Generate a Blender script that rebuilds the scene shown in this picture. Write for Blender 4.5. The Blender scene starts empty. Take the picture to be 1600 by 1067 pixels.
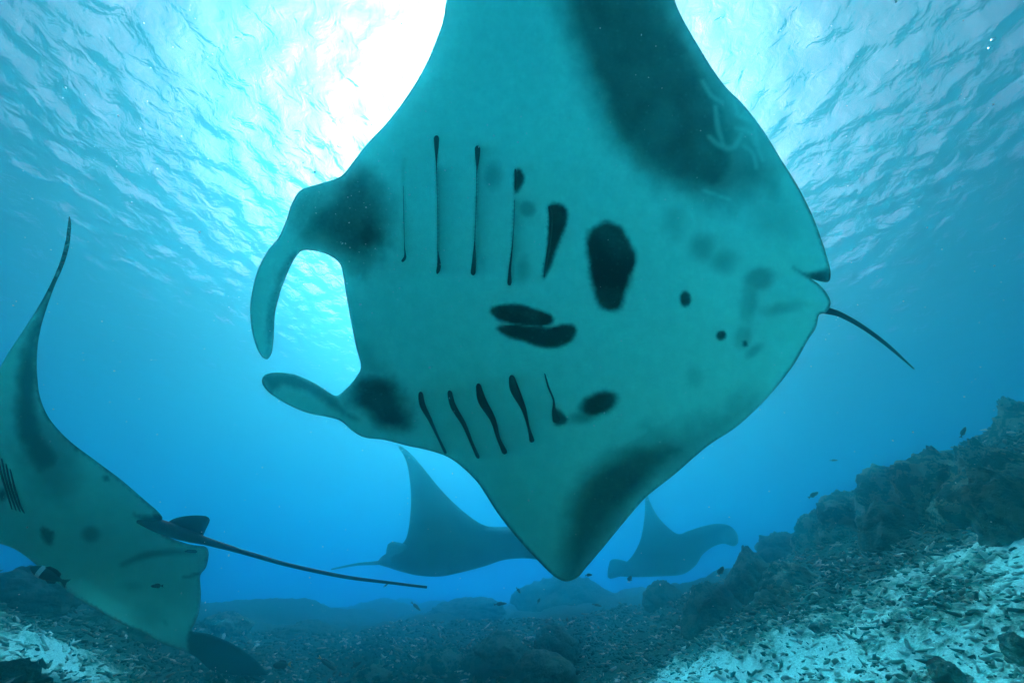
import bpy, math, random
import numpy as np
from mathutils import Vector, Matrix, geometry
from mathutils.bvhtree import BVHTree

S = bpy.context.scene
COL = S.collection
random.seed(7)
RNG = np.random.default_rng(7)

# ------------------------------------------------------------------ camera, sky, sun, exposure
FPX = 620.0                                  # focal length in photo pixels (photo is 1600 wide)
PITCH = math.radians(37)
CAM_Z = 1.2
cam = bpy.data.cameras.new('camera')
cam.sensor_width = 36; cam.lens = 36 * FPX / 1600; cam.clip_start = .02; cam.clip_end = 1000
cam_o = bpy.data.objects.new('camera', cam); COL.objects.link(cam_o)
cam_o.location = (0, 0, CAM_Z); cam_o.rotation_euler = (math.radians(90) + PITCH, 0, 0)
S.camera = cam_o
SUN_DIR = (cam_o.rotation_euler.to_matrix() @ Vector(((772 - 800) / FPX, (533.5 - 375) / FPX, -1))).normalized()
world = bpy.data.worlds.new('World'); S.world = world; world.use_nodes = True
wn = world.node_tree
sky = wn.nodes.new('ShaderNodeTexSky'); sky.sky_type = 'NISHITA'; sky.sun_disc = False; sky.dust_density = 10.0; sky.air_density = .2; sky.ozone_density = .3
sky.sun_elevation = math.asin(SUN_DIR.z); sky.sun_rotation = math.atan2(SUN_DIR.x, SUN_DIR.y)
wn.links.new(sky.outputs[0], wn.nodes['Background'].inputs[0])
wn.nodes['Background'].inputs[1].default_value = .075
sun = bpy.data.lights.new('sun', 'SUN'); sun.energy = 5; sun.angle = math.radians(.5); sun.color = (1, .96, .9)
sun_o = bpy.data.objects.new('sun', sun); COL.objects.link(sun_o)
sun_o.rotation_euler = SUN_DIR.to_track_quat('Z', 'Y').to_euler()
S.view_settings.view_transform = 'Standard'; S.view_settings.look = 'None'
S.view_settings.gamma = 1; S.view_settings.use_curve_mapping = False
S.view_settings.exposure = 1.88
S.cycles.use_denoising = True
S.cycles.max_bounces = 10; S.cycles.volume_bounces = 5; S.cycles.transparent_max_bounces = 12
S.cycles.caustics_refractive = False; S.cycles.caustics_reflective = False

# water, per metre: what it scatters and what it absorbs (red, green, blue)
SIG_S = (.010, .083, .086)
SIG_A = (.125, .035, .0055)
WATER_G = .95
SURF_Z = 9.6

# ------------------------------------------------------------------ helpers
CAM_R = np.array([1., 0, 0])
CAM_U = np.array([0., -math.sin(PITCH), math.cos(PITCH)])
CAM_F = np.array([0., math.cos(PITCH), math.sin(PITCH)])
CAM_P = np.array([0., 0, CAM_Z])

def P(px, py, d):
    """world point at distance d (along the view axis) seen at photo pixel px, py"""
    px = np.asarray(px, float)[..., None]; py = np.asarray(py, float)[..., None]; d = np.asarray(d, float)[..., None]
    return CAM_P + d * (CAM_F + (px - 800) / FPX * CAM_R + (533.5 - py) / FPX * CAM_U)

_perm = np.random.default_rng(3).permutation(256); _perm = np.concatenate([_perm, _perm, _perm])
_grad = np.random.default_rng(4).normal(size=(256, 3)); _grad /= np.linalg.norm(_grad, axis=1)[:, None]
def perlin(p):
    p = np.asarray(p, float)
    i = np.floor(p).astype(int); f = p - i; u = f * f * f * (f * (f * 6 - 15) + 10); i &= 255
    out = 0
    for dx in (0, 1):
        for dy in (0, 1):
            for dz in (0, 1):
                h = _perm[_perm[_perm[i[..., 0] + dx] + i[..., 1] + dy] + i[..., 2] + dz]
                g = _grad[h]
                d = g[..., 0] * (f[..., 0] - dx) + g[..., 1] * (f[..., 1] - dy) + g[..., 2] * (f[..., 2] - dz)
                w = (u[..., 0] if dx else 1 - u[..., 0]) * (u[..., 1] if dy else 1 - u[..., 1]) * (u[..., 2] if dz else 1 - u[..., 2])
                out = out + w * d
    return out * 1.5
def fbm(p, oct=4, ridged=False):
    s = 0; a = 1.0; p = np.asarray(p, float)
    for k in range(oct):
        n = perlin(p)
        s = s + a * ((1 - 2 * np.abs(n)) if ridged else n)
        p = p * 2.03 + 17.3; a *= .5
    return s
def smooth(x, a, b):
    t = np.clip((np.asarray(x, float) - a) / (b - a), 0, 1); return t * t * (3 - 2 * t)

def mesh_np(name, v, f, smooth_shade=True):
    """mesh from arrays; f is (n,3) or (n,4)"""
    me = bpy.data.meshes.new(name); v = np.asarray(v, np.float32); f = np.asarray(f, np.int32)
    k = f.shape[1]
    me.vertices.add(len(v)); me.vertices.foreach_set('co', v.ravel())
    me.loops.add(f.size); me.loops.foreach_set('vertex_index', f.ravel())
    me.polygons.add(len(f)); me.polygons.foreach_set('loop_start', np.arange(0, f.size, k, dtype=np.int32))
    me.update(calc_edges=True); me.validate()
    if smooth_shade: me.shade_smooth()
    return me
def obj(name, me, material=None, parent=None):
    o = bpy.data.objects.new(name, me); COL.objects.link(o)
    if material: me.materials.append(material)
    if parent is not None:
        o.parent = parent; o.matrix_parent_inverse = parent.matrix_basis.inverted()
    return o
def tag(o, label, cat, group=None, kind=None):
    if label: o['label'] = label
    if cat: o['category'] = cat
    if group: o['group'] = group
    if kind: o['kind'] = kind
    return o
def thing(name, loc, label, cat, group=None):
    o = bpy.data.objects.new(name, None); COL.objects.link(o); o.location = loc; o.empty_display_size = .1
    return tag(o, label, cat, group)
def color_attr(me, name, rgb):
    a = me.attributes.new(name, 'FLOAT_COLOR', 'POINT')
    a.data.foreach_set('color', np.concatenate([rgb, np.ones((len(rgb), 1))], 1).astype(np.float32).ravel())
def float_attr(me, name, val):
    a = me.attributes.new(name, 'FLOAT', 'POINT'); a.data.foreach_set('value', np.asarray(val, np.float32))

def new_mat(name):
    m = bpy.data.materials.new(name); m.use_nodes = True
    return m, m.node_tree, m.node_tree.nodes, m.node_tree.links
def spline(pts, step, closed=False):
    """Catmull-Rom through pts, resampled at about step"""
    p = np.asarray(pts, float); n = len(p); out = []
    rng_ = range(n if closed else n - 1)
    for i in rng_:
        if closed: a, b, c, d = p[(i - 1) % n], p[i], p[(i + 1) % n], p[(i + 2) % n]
        else: a, b, c, d = p[max(i - 1, 0)], p[i], p[i + 1], p[min(i + 2, n - 1)]
        L = np.linalg.norm((c - b)[:2]); m = max(1, int(round(L / step)))
        t = (np.arange(m) / m)[:, None]
        # centripetal-like: limit tangents to the segment
        m1 = (c - a) * .5; m2 = (d - b) * .5
        for mm in (m1, m2):
            q = np.linalg.norm(mm[:2])
            if q > L: mm *= L / q
        h = t * t * (3 - 2 * t)
        out.append((2*t**3-3*t**2+1)*b + (t**3-2*t**2+t)*m1 + (-2*t**3+3*t**2)*c + (t**3-t**2)*m2)
    if not closed: out.append(p[-1:])
    return np.concatenate(out)
def seg_dist(q, poly, closed=True):
    """distance from points q (n,2) to a polyline"""
    a = np.asarray(poly, float); b = np.roll(a, -1, 0)
    if not closed: a, b = a[:-1], b[:-1]
    best = np.full(len(q), 1e18)
    for s, e in zip(a, b):
        d = e - s; L = d @ d
        t = np.clip(((q - s) @ d) / max(L, 1e-9), 0, 1)
        w = q - s - t[:, None] * d
        best = np.minimum(best, (w * w).sum(1))
    return np.sqrt(best)
def inside(q, poly):
    a = np.asarray(poly, float); b = np.roll(a, -1, 0); r = np.zeros(len(q), bool)
    for s, e in zip(a, b):
        c = (s[1] > q[:, 1]) != (e[1] > q[:, 1])
        if c.any():
            xx = s[0] + (q[:, 1] - s[1]) / (e[1] - s[1] + 1e-12) * (e[0] - s[0])
            r ^= c & (q[:, 0] < xx)
    return r
def sdf(q, poly):
    d = seg_dist(q, poly); return np.where(inside(q, poly), -d, d)

def tube(path, radii, nseg=10, flat=1.0):
    """closed tube along 3-D points; flat < 1 squeezes it"""
    p = np.asarray(path, float); n = len(p); t = np.gradient(p, axis=0); t /= np.linalg.norm(t, axis=1)[:, None]
    up = np.array([0, 0, 1.]); vs = []
    for i in range(n):
        s = np.cross(t[i], up); s /= np.linalg.norm(s); u = np.cross(s, t[i])
        a = np.arange(nseg) / nseg * 2 * np.pi
        vs.append(p[i] + radii[i] * (np.cos(a)[:, None] * s * flat + np.sin(a)[:, None] * u))
    v = np.concatenate(vs + [p[:1], p[-1:]]); f = []
    for i in range(n - 1):
        for j in range(nseg):
            k = (j + 1) % nseg; A, B, C, D = i*nseg+j, i*nseg+k, (i+1)*nseg+k, (i+1)*nseg+j
            f += [(A, B, C), (A, C, D)]
    for j in range(nseg):
        k = (j + 1) % nseg
        f += [(n*nseg, k, j), (n*nseg+1, (n-1)*nseg+j, (n-1)*nseg+k)]
    return v, f

# ------------------------------------------------------------------ water body (haze) and its surface
def water_material():
    m, t, n, l = new_mat('sea_water_body'); n.remove(n['Principled BSDF'])
    pv = n.new('ShaderNodeVolumePrincipled'); pv.name = 'water'
    dens = .6
    c = [s / dens for s in SIG_S]
    a = [(max(0., 1 - (sa / dens) / (1 - cc))) ** 2 for sa, cc in zip(SIG_A, c)]
    pv.inputs['Color'].default_value = (*c, 1); pv.inputs['Absorption Color'].default_value = (*a, 1)
    pv.inputs['Density'].default_value = dens; pv.inputs['Anisotropy'].default_value = WATER_G
    for k in ('Density Attribute', 'Temperature Attribute', 'Color Attribute'): pv.inputs[k].default_value = ''
    l.new(pv.outputs[0], n['Material Output'].inputs['Volume'])
    return m
def box_mesh(name, lo, hi):
    v = [(x, y, z) for x in (lo[0], hi[0]) for y in (lo[1], hi[1]) for z in (lo[2], hi[2])]
    f = [(0, 1, 3, 2), (4, 6, 7, 5), (0, 4, 5, 1), (2, 3, 7, 6), (0, 2, 6, 4), (1, 5, 7, 3)]
    return mesh_np(name, v, f, False)
EXT = 60.0
hz = obj('haze', box_mesh('haze', (-EXT, -EXT, -3), (EXT, EXT, SURF_Z + .35)), water_material())
tag(hz, 'clear blue sea water filling the whole scene and fading far things', 'sea water', kind='stuff')

def surface_material():
    m, t, n, l = new_mat('rippled_sea_surface'); n.remove(n['Principled BSDF'])
    gl = n.new('ShaderNodeBsdfGlass'); gl.inputs['IOR'].default_value = 1.33; gl.inputs['Roughness'].default_value = .14
    tr = n.new('ShaderNodeBsdfTransparent'); mx = n.new('ShaderNodeMixShader'); mx.name = 'surface_mix'; mx.inputs[0].default_value = .92
    tc = n.new('ShaderNodeTexCoord'); nz = n.new('ShaderNodeTexNoise'); bp = n.new('ShaderNodeBump')
    nz.inputs['Scale'].default_value = 3.4; nz.inputs['Detail'].default_value = 3; nz.inputs['Distortion'].default_value = .6
    bp.inputs['Distance'].default_value = .07
    l.new(tc.outputs['Object'], nz.inputs['Vector']); l.new(nz.outputs[0], bp.inputs['Height']); l.new(bp.outputs[0], gl.inputs['Normal'])
    l.new(tr.outputs[0], mx.inputs[1]); l.new(gl.outputs[0], mx.inputs[2]); l.new(mx.outputs[0], n['Material Output'].inputs[0])
    return m
def water_surface():
    k = np.linspace(-1, 1, 900); g = np.sign(k) * (np.abs(k) ** 1.6) * (EXT - .5)
    X, Y = np.meshgrid(g, g); Z = np.zeros_like(X)
    r = np.random.default_rng(5)
    for i in range(64):
        lam = math.exp(r.uniform(math.log(.45), math.log(1.25))); a = 2.4 + r.normal() * 1.3; ph = r.uniform(0, 6.28)
        q = (X * math.cos(a) + Y * math.sin(a)) * 2 * math.pi / lam + ph
        Z += lam * .0046 * (np.sin(q) + .25 * np.sin(2 * q))
    N = len(g); v = np.stack([X, Y, Z + SURF_Z], -1).reshape(-1, 3); ix = np.arange(N * N).reshape(N, N)
    f = np.stack([ix[:-1, :-1], ix[:-1, 1:], ix[1:, 1:], ix[1:, :-1]], -1).reshape(-1, 4)
    o = obj('water_surface', mesh_np('water_surface', v, f), surface_material())
    tag(o, 'rippled sea surface seen from below with the sun shining through', 'water surface', kind='structure')
water_surface()

# ------------------------------------------------------------------ seabed
CTRL = [(1600,1067,1.9),(1600,950,2.3),(1600,850,2.8),(1600,780,3.2),(1450,860,3.8),(1400,1067,2.3),(1400,950,3.0),(1300,900,4.4),
        (1200,1067,3.0),(1200,980,3.9),(1000,1067,4.2),(1100,960,5.3),(1000,990,6.),(800,1067,4.8),(850,1000,6.5),(600,1067,4.9),
        (600,1000,7.),(400,1067,4.9),(350,1000,6.6),(200,1067,4.),(150,985,5.),(0,1067,2.7),(0,980,3.6),(30,905,5.5),(1450,765,5.),
        (1550,690,5.),(1600,640,6.),(1330,810,6.5),(1200,875,7.5),(700,945,18),(500,945,18),(900,940,16),(300,950,14),(1050,920,13)]
cp = P(*[np.array(c, float) for c in zip(*CTRL)])
far = np.array([(0,32,2.8),(0,45,3.2),(-20,20,2.4),(-30,0,1.5),(22,20,4.),(30,0,5.),(0,-10,.3),(0,-1,.1),(3,-3,1.2),(10,-10,2.5),(-3,-3,.5),
                (-10,-10,1.),(0,1.5,.1),(-14,8,1.2),(14,8,4.2),(12,18,3.2),(-12,18,2.),(50,50,4),(-50,50,1),(50,-50,4),(-50,-50,1)], float)
cp = np.concatenate([cp, far])
def tps_fit(xy, z, lam):
    n = len(xy); r = np.linalg.norm(xy[:, None] - xy[None], axis=2); K = r**2 * np.log(r + 1e-9) + lam * np.eye(n)
    Pm = np.c_[np.ones(n), xy]; A = np.block([[K, Pm], [Pm.T, np.zeros((3, 3))]])
    return np.linalg.solve(A, np.r_[z, 0, 0, 0])
_w = tps_fit(cp[:, :2], cp[:, 2], .6)
def bed_base(x, y):
    q = np.stack([x, y], -1).reshape(-1, 2); out = np.zeros(len(q))
    for i in range(len(cp)):
        r2 = ((q - cp[i, :2])**2).sum(1); out += _w[i] * .5 * r2 * np.log(r2 + 1e-12)
    out += _w[-3] + q @ _w[-2:]
    return np.clip(out, -2, 7).reshape(np.shape(x))
def bed_z(x, y):
    z = bed_base(x, y); p = np.stack([x, y, np.zeros_like(x)], -1)
    rr = np.hypot(x, y)
    z = z + .55 * smooth(rr, 6, 15) * smooth(y, 2, 6) * (fbm(p * .28 + 4, 3) - .25) + .16 * fbm(p * .55, 3) + .055 * fbm(p * 2.3 + 9, 3) + .016 * fbm(p * 9 + 3, 3, True)
    return z

def seabed_material():
    m, t, n, l = new_mat('coral_sand_and_rubble'); b = n['Principled BSDF']
    tc = n.new('ShaderNodeTexCoord')
    def noise(scale, detail, rough=.55):
        z = n.new('ShaderNodeTexNoise'); z.inputs['Scale'].default_value = scale; z.inputs['Detail'].default_value = detail
        z.inputs['Roughness'].default_value = rough; l.new(tc.outputs['Object'], z.inputs['Vector']); return z
    n1 = noise(1.1, 6, .7); n2 = noise(14, 5, .7); n3 = noise(60, 3)
    add = n.new('ShaderNodeMath'); add.operation = 'MULTIPLY_ADD'; l.new(n2.outputs[0], add.inputs[0]); add.inputs[1].default_value = .75; l.new(n1.outputs[0], add.inputs[2])
    at = n.new('ShaderNodeAttribute'); at.attribute_name = 'cover'
    ad2 = n.new('ShaderNodeMath'); ad2.operation = 'ADD'; l.new(add.outputs[0], ad2.inputs[0]); l.new(at.outputs['Fac'], ad2.inputs[1])
    r = n.new('ShaderNodeValToRGB'); l.new(ad2.outputs[0], r.inputs[0])
    e = r.color_ramp.elements
    e[0].position = .78; e[0].color = (.74, .72, .62, 1); e[1].position = 1.08; e[1].color = (.030, .038, .027, 1)
    x = r.color_ramp.elements.new(.90); x.color = (.26, .27, .19, 1)
    mix = n.new('ShaderNodeMix'); mix.data_type = 'RGBA'; mix.blend_type = 'MULTIPLY'; mix.inputs[0].default_value = .6
    r3 = n.new('ShaderNodeValToRGB'); l.new(n3.outputs[0], r3.inputs[0]); r3.color_ramp.elements[0].position = .3; r3.color_ramp.elements[0].color = (.45, .45, .45, 1); r3.color_ramp.elements[1].position = .6
    l.new(r.outputs[0], mix.inputs[6]); l.new(r3.outputs[0], mix.inputs[7]); l.new(mix.outputs[2], b.inputs['Base Color'])
    bp = n.new('ShaderNodeBump'); bp.inputs['Distance'].default_value = .03; l.new(n2.outputs[0], bp.inputs['Height'])
    bp2 = n.new('ShaderNodeBump'); bp2.inputs['Distance'].default_value = .006; l.new(n3.outputs[0], bp2.inputs['Height']); l.new(bp.outputs[0], bp2.inputs['Normal'])
    l.new(bp2.outputs[0], b.inputs['Normal']); b.inputs['Roughness'].default_value = .95; b.inputs['Specular IOR Level'].default_value = .1
    return m
def cover_field(x, y):
    """how much of the ground is overgrown: the bare sand tongue lies to the front right"""
    p = np.stack([x, y, np.zeros_like(x)], -1)
    c = .34 + .12 * fbm(p * .5 + 5, 3)
    sand = smooth(.66 * x + .75 * y + .35 * fbm(p * .7 + 2, 3), 5.6, 4.5) * smooth(x, .4, 1.6)
    c = c - sand * np.clip(.44 + .34 * fbm(p * .9 + 31, 4), .0, .7) + .07 * fbm(p * 4.5 + 12, 3)
    c = c - .5 * np.exp(-(((x + 3.7) / 1.8)**2 + ((y - 4.3) / .9)**2)) * (.95 + .7 * fbm(p * 1.2, 3))
    c = c - .16 * np.exp(-(((x + 1.8) / 1.1)**2 + ((y - 6.0) / .6)**2))
    c = c - .40 * smooth(y, 1.6, .2)  # unseen ground by and behind the camera, bared to bounce light onto the belly
    return c
def seabed():
    th = np.concatenate([np.linspace(-62, 62, 720), np.linspace(64, 296, 110)]); th = np.radians(th)
    r = np.exp(np.linspace(math.log(.35), math.log(EXT * 1.0), 520)); 
    T, R = np.meshgrid(th, r); X = R * np.sin(T); Y = R * np.cos(T)
    X = np.clip(X, -EXT + .4, EXT - .4); Y = np.clip(Y, -EXT + .4, EXT - .4)
    Z = bed_z(X, Y); nr, ntm = X.shape
    v = np.stack([X, Y, Z], -1).reshape(-1, 3); ix = np.arange(nr * ntm).reshape(nr, ntm); ix2 = np.roll(ix, -1, 1)
    f = np.stack([ix[:-1], ix[1:], ix2[1:], ix2[:-1]], -1).reshape(-1, 4)
    c = len(v); v = np.concatenate([v, [[0, 0, float(bed_z(np.zeros(1), np.zeros(1))[0])]]])
    me = mesh_np('seabed', v, np.concatenate([f, np.stack([ix[0], ix2[0], ix2[0], np.full(ntm, c)], -1)[:0]]) )
    float_attr(me, 'cover', cover_field(v[:, 0], v[:, 1]))
    o = obj('seabed', me, seabed_material()); tag(o, 'sloping sandy seabed strewn with coral rubble', 'seabed', kind='structure')
seabed()

def rubble_material():
    m, t, n, l = new_mat('broken_coral'); b = n['Principled BSDF']
    at = n.new('ShaderNodeAttribute'); at.attribute_name = 'tint'; l.new(at.outputs['Color'], b.inputs['Base Color'])
    b.inputs['Roughness'].default_value = .95; b.inputs['Specular IOR Level'].default_value = .1
    return m
def rubble(n=90000):
    t = (1 + 5**.5) / 2
    iv = np.array([(-1,t,0),(1,t,0),(-1,-t,0),(1,-t,0),(0,-1,t),(0,1,t),(0,-1,-t),(0,1,-t),(t,0,-1),(t,0,1),(-t,0,-1),(-t,0,1)]) / 1.9
    fi = np.array([(0,11,5),(0,5,1),(0,1,7),(0,7,10),(0,10,11),(1,5,9),(5,11,4),(11,10,2),(10,7,6),(7,1,8),(3,9,4),(3,4,2),(3,2,6),(3,6,8),(3,8,9),(4,9,5),(2,4,11),(6,2,10),(8,6,7),(9,8,1)])
    th = np.radians(RNG.uniform(-58, 58, n)); r = 1.3 * np.exp(RNG.uniform(0, 1, n)**.8 * math.log(8))
    x = r * np.sin(th); y = r * np.cos(th); cv = cover_field(x, y)
    keep = RNG.uniform(size=n) < np.clip(.55 + (cv + .1) * 1.7, .16, 1); x, y, r, cv = x[keep], y[keep], r[keep], cv[keep]; n = len(x)
    z = bed_z(x, y)
    L = np.exp(RNG.normal(math.log(.0062), .6, n)) * (1 + r * .16); asp = np.stack([RNG.uniform(1, 3.0, n), RNG.uniform(.45, 1, n), RNG.uniform(.35, .8, n)], -1) * np.minimum(L, .009 + .003 * r)[:, None]
    a = RNG.uniform(0, 6.28, n); tl = RNG.normal(0, .35, n)
    loc = iv[None] * (1 + .28 * RNG.normal(size=(n, 12, 1))) * asp[:, None]
    ca, sa, ct, st = np.cos(a)[:, None], np.sin(a)[:, None], np.cos(tl)[:, None], np.sin(tl)[:, None]
    lx = loc[..., 0] * ct - loc[..., 2] * st; lz = loc[..., 0] * st + loc[..., 2] * ct; ly = loc[..., 1]
    V = np.stack([lx * ca - ly * sa + x[:, None], lx * sa + ly * ca + y[:, None], lz + z[:, None] + L[:, None] * .2], -1).reshape(-1, 3)
    Fc = (fi[None] + (np.arange(n) * 12)[:, None, None]).reshape(-1, 3)
    me = mesh_np('coral_rubble', V, Fc, False)
    k = RNG.uniform(size=n); pale = np.array([.66, .64, .54]); mid = np.array([.22, .23, .16]); dark = np.array([.03, .036, .026])
    k = k + np.clip(cv + .05, 0, .35) * 1.2
    col = np.where((k < .50)[:, None], pale, np.where((k < .78)[:, None], mid, dark)) * RNG.uniform(.7, 1.15, (n, 1))
    color_attr(me, 'tint', np.repeat(col, 12, 0))
    o = obj('coral_rubble', me, rubble_material()); tag(o, 'broken coral rubble scattered over the sloping sand', 'rubble', kind='stuff')
rubble()

# ------------------------------------------------------------------ reef rocks
def rock_material(name, dark, lite, bias):
    m, t, n, l = new_mat(name); b = n['Principled BSDF']; tc = n.new('ShaderNodeTexCoord')
    def noise(scale, detail):
        z = n.new('ShaderNodeTexNoise'); z.inputs['Scale'].default_value = scale; z.inputs['Detail'].default_value = detail; z.inputs['Roughness'].default_value = .65
        l.new(tc.outputs['Object'], z.inputs['Vector']); return z
    n1 = noise(7, 7); n2 = noise(34, 5); n3 = noise(2.0, 3)
    a = n.new('ShaderNodeMath'); a.operation = 'MULTIPLY_ADD'; l.new(n2.outputs[0], a.inputs[0]); a.inputs[1].default_value = .5; l.new(n1.outputs[0], a.inputs[2])
    a2 = n.new('ShaderNodeMath'); a2.operation = 'MULTIPLY_ADD'; l.new(n3.outputs[0], a2.inputs[0]); a2.inputs[1].default_value = .45; l.new(a.outputs[0], a2.inputs[2])
    r = n.new('ShaderNodeValToRGB'); l.new(a2.outputs[0], r.inputs[0]); e = r.color_ramp.elements
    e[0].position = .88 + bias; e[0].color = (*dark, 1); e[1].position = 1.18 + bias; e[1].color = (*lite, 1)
    l.new(r.outputs[0], b.inputs['Base Color']); b.inputs['Roughness'].default_value = .95; b.inputs['Specular IOR Level'].default_value = .1
    bp = n.new('ShaderNodeBump'); bp.inputs['Distance'].default_value = .05; l.new(a.outputs[0], bp.inputs['Height']); l.new(bp.outputs[0], b.inputs['Normal'])
    return m
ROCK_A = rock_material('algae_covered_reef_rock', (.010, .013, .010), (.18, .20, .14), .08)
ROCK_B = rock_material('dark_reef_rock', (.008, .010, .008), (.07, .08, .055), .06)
_ico = {}
def ico(sub):
    if sub not in _ico:
        import bmesh
        bm = bmesh.new(); bmesh.ops.create_icosphere(bm, subdivisions=sub, radius=1)
        _ico[sub] = (np.array([v.co[:] for v in bm.verts]), np.array([[v.index for v in f.verts] for f in bm.faces])); bm.free()
    return _ico[sub]
def sd_cone(seed): return seed in (1, 2, 10)
def rock(px, py, t, w, h, label, seed, mat=ROCK_A, rough=.30, dep=1.0, sub=5, spiky=0., group='reef rocks on the seabed', cone=.0):
    """a rock whose visible face is about w x h photo pixels, centred at px, py, t metres away"""
    c = P(px, py, t); u, f = ico(sub)
    rx = w / 2 * t / FPX; rz = h / 2 * t / FPX * 1.15; ry = max(rx * dep, .1)
    n = fbm(u * 1.25 + seed * 7.7, 3); n2 = fbm(u * 4.2 + seed * 3.1, 4, True) - .6
    n3 = fbm(u * 13 + seed, 3, True) - .6
    k = 1 + rough * n + rough * .24 * n2 + rough * .12 * n3
    v = u * k[:, None]
    top = np.clip(v[:, 2], 0, None)
    if spiky: v[:, 2] += spiky * top * (fbm(u * 2.6 + seed * 1.9, 3, True) - .2)
    cone = .55 if sd_cone(seed) else .15
    v[:, :2] *= (1 - cone * np.clip(v[:, 2:3], 0, 1))
    low = v[:, 2] < 0; v[low, :2] *= (1 - .25 * v[low, 2:3]); v[low, 2] *= 1.4
    v = v * np.array([rx, ry, rz])
    me = mesh_np('reef_rock', v, f)
    o = obj('reef_rock', me, mat); o.location = c; o.rotation_euler = (0, 0, -math.atan2(c[0], c[1]) * .5)
    tag(o, label, 'rock', group)
    return o
ROCKS = [
 (1578, 795, 3.6, 190, 160, 'largest jagged reef outcrop rising at the right edge of the picture', 1, ROCK_A, .34, .9, 6, .10),
 (1625, 690, 4.8, 100, 110, 'tall dark outcrop behind the jagged peak at the right edge', 2, ROCK_A, .35, 1, 5, .1),
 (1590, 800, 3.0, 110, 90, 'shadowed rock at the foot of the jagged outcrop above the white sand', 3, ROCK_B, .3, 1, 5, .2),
 (1475, 765, 4.2, 110, 80, 'lumpy rock leaning on the left flank of the jagged outcrop', 4, ROCK_A, .3, 1, 5, .2),
 (1405, 775, 5.2, 100, 70, 'rounded reef rock on the skyline left of the jagged outcrop', 5, ROCK_A, .3, 1, 5, .15),
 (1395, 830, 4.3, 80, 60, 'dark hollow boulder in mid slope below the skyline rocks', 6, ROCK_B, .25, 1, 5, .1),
 (1330, 815, 5.8, 90, 60, 'broad weedy rock on the skyline in the middle of the right slope', 7, ROCK_A, .3, 1, 5, .15),
 (1285, 838, 6.4, 80, 50, 'hazy low rock on the skyline where the right slope begins', 8, ROCK_A, .3, 1, 5, .15),
 (1225, 862, 7.4, 80, 44, 'faint bluish rock on the lower skyline past the far right ray', 9, ROCK_B, .3, 1, 5, .1),
 (1180, 900, 5.2, 74, 60, 'dark upright boulder below the head of the far right ray', 10, ROCK_B, .28, 1, 5, .1),
 (1240, 915, 4.7, 90, 46, 'flat topped coral rock right of the dark upright boulder', 11, ROCK_A, .28, 1, 5, .2),
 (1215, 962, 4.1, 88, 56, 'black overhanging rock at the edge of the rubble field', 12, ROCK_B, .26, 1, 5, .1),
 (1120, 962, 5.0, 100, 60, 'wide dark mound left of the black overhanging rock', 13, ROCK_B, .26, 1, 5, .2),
 (1035, 932, 7.2, 54, 34, 'small round hazy rock under the tail of the far right ray', 14, ROCK_B, .22, 1, 5, .1),
 (885, 945, 13., 150, 60, 'big blurred mound in the far blue haze under the big ray', 15, ROCK_B, .25, 1, 5, .1),
 (735, 960, 11.5, 130, 34, 'long blurred ridge in the far haze below the middle ray', 16, ROCK_B, .25, 1, 5, .1),
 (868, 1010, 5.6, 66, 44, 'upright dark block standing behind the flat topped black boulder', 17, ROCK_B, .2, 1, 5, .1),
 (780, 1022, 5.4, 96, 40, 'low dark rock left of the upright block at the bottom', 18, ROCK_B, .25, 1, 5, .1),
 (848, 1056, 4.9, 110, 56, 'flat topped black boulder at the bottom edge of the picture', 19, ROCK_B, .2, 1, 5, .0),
 (350, 982, 7.2, 70, 34, 'pale sandy mound behind the wing tip of the left ray', 20, ROCK_A, .25, 1, 5, .1),
 (480, 990, 7.6, 90, 26, 'low dim rock right of the pale sandy mound', 21, ROCK_B, .25, 1, 5, .1),
 (690, 1036, 5.6, 70, 30, 'weedy little rock on the bottom rubble near the middle', 22, ROCK_A, .3, 1, 5, .2),
 (580, 1058, 5.0, 60, 28, 'small mottled rock among the fish at the bottom', 23, ROCK_A, .3, 1, 5, .2),
 (2, 1066, 2.6, 80, 46, 'black rock in the bottom left corner', 24, ROCK_B, .25, 1, 5, .1),
 (170, 985, 5.2, 110, 40, 'dark weedy rock under the belly of the left ray', 25, ROCK_B, .28, 1, 5, .2),
 (45, 925, 4.9, 120, 46, 'dusky ridge rock at the left edge behind the pale rubble', 26, ROCK_B, .28, 1, 5, .2),
 (1590, 1010, 2.0, 36, 30, 'small dark stone lying on the rubble at the lower right edge', 28, ROCK_B, .3, 1, 4, .0),
 (1475, 1045, 2.15, 34, 22, 'small dark stone on the rubble near the bottom right', 29, ROCK_B, .3, 1, 4, .0),
 (1300, 985, 3.3, 66, 22, 'pale encrusted slab half buried in the rubble slope', 30, ROCK_A, .3, 1, 4, .0),
]
for (px, py, t, w, h, lab, sd, mt, ro, dp, sb, sp) in ROCKS: rock(px, py, t, w, h, lab, sd, mt, ro, dp, sb, sp)

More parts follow.
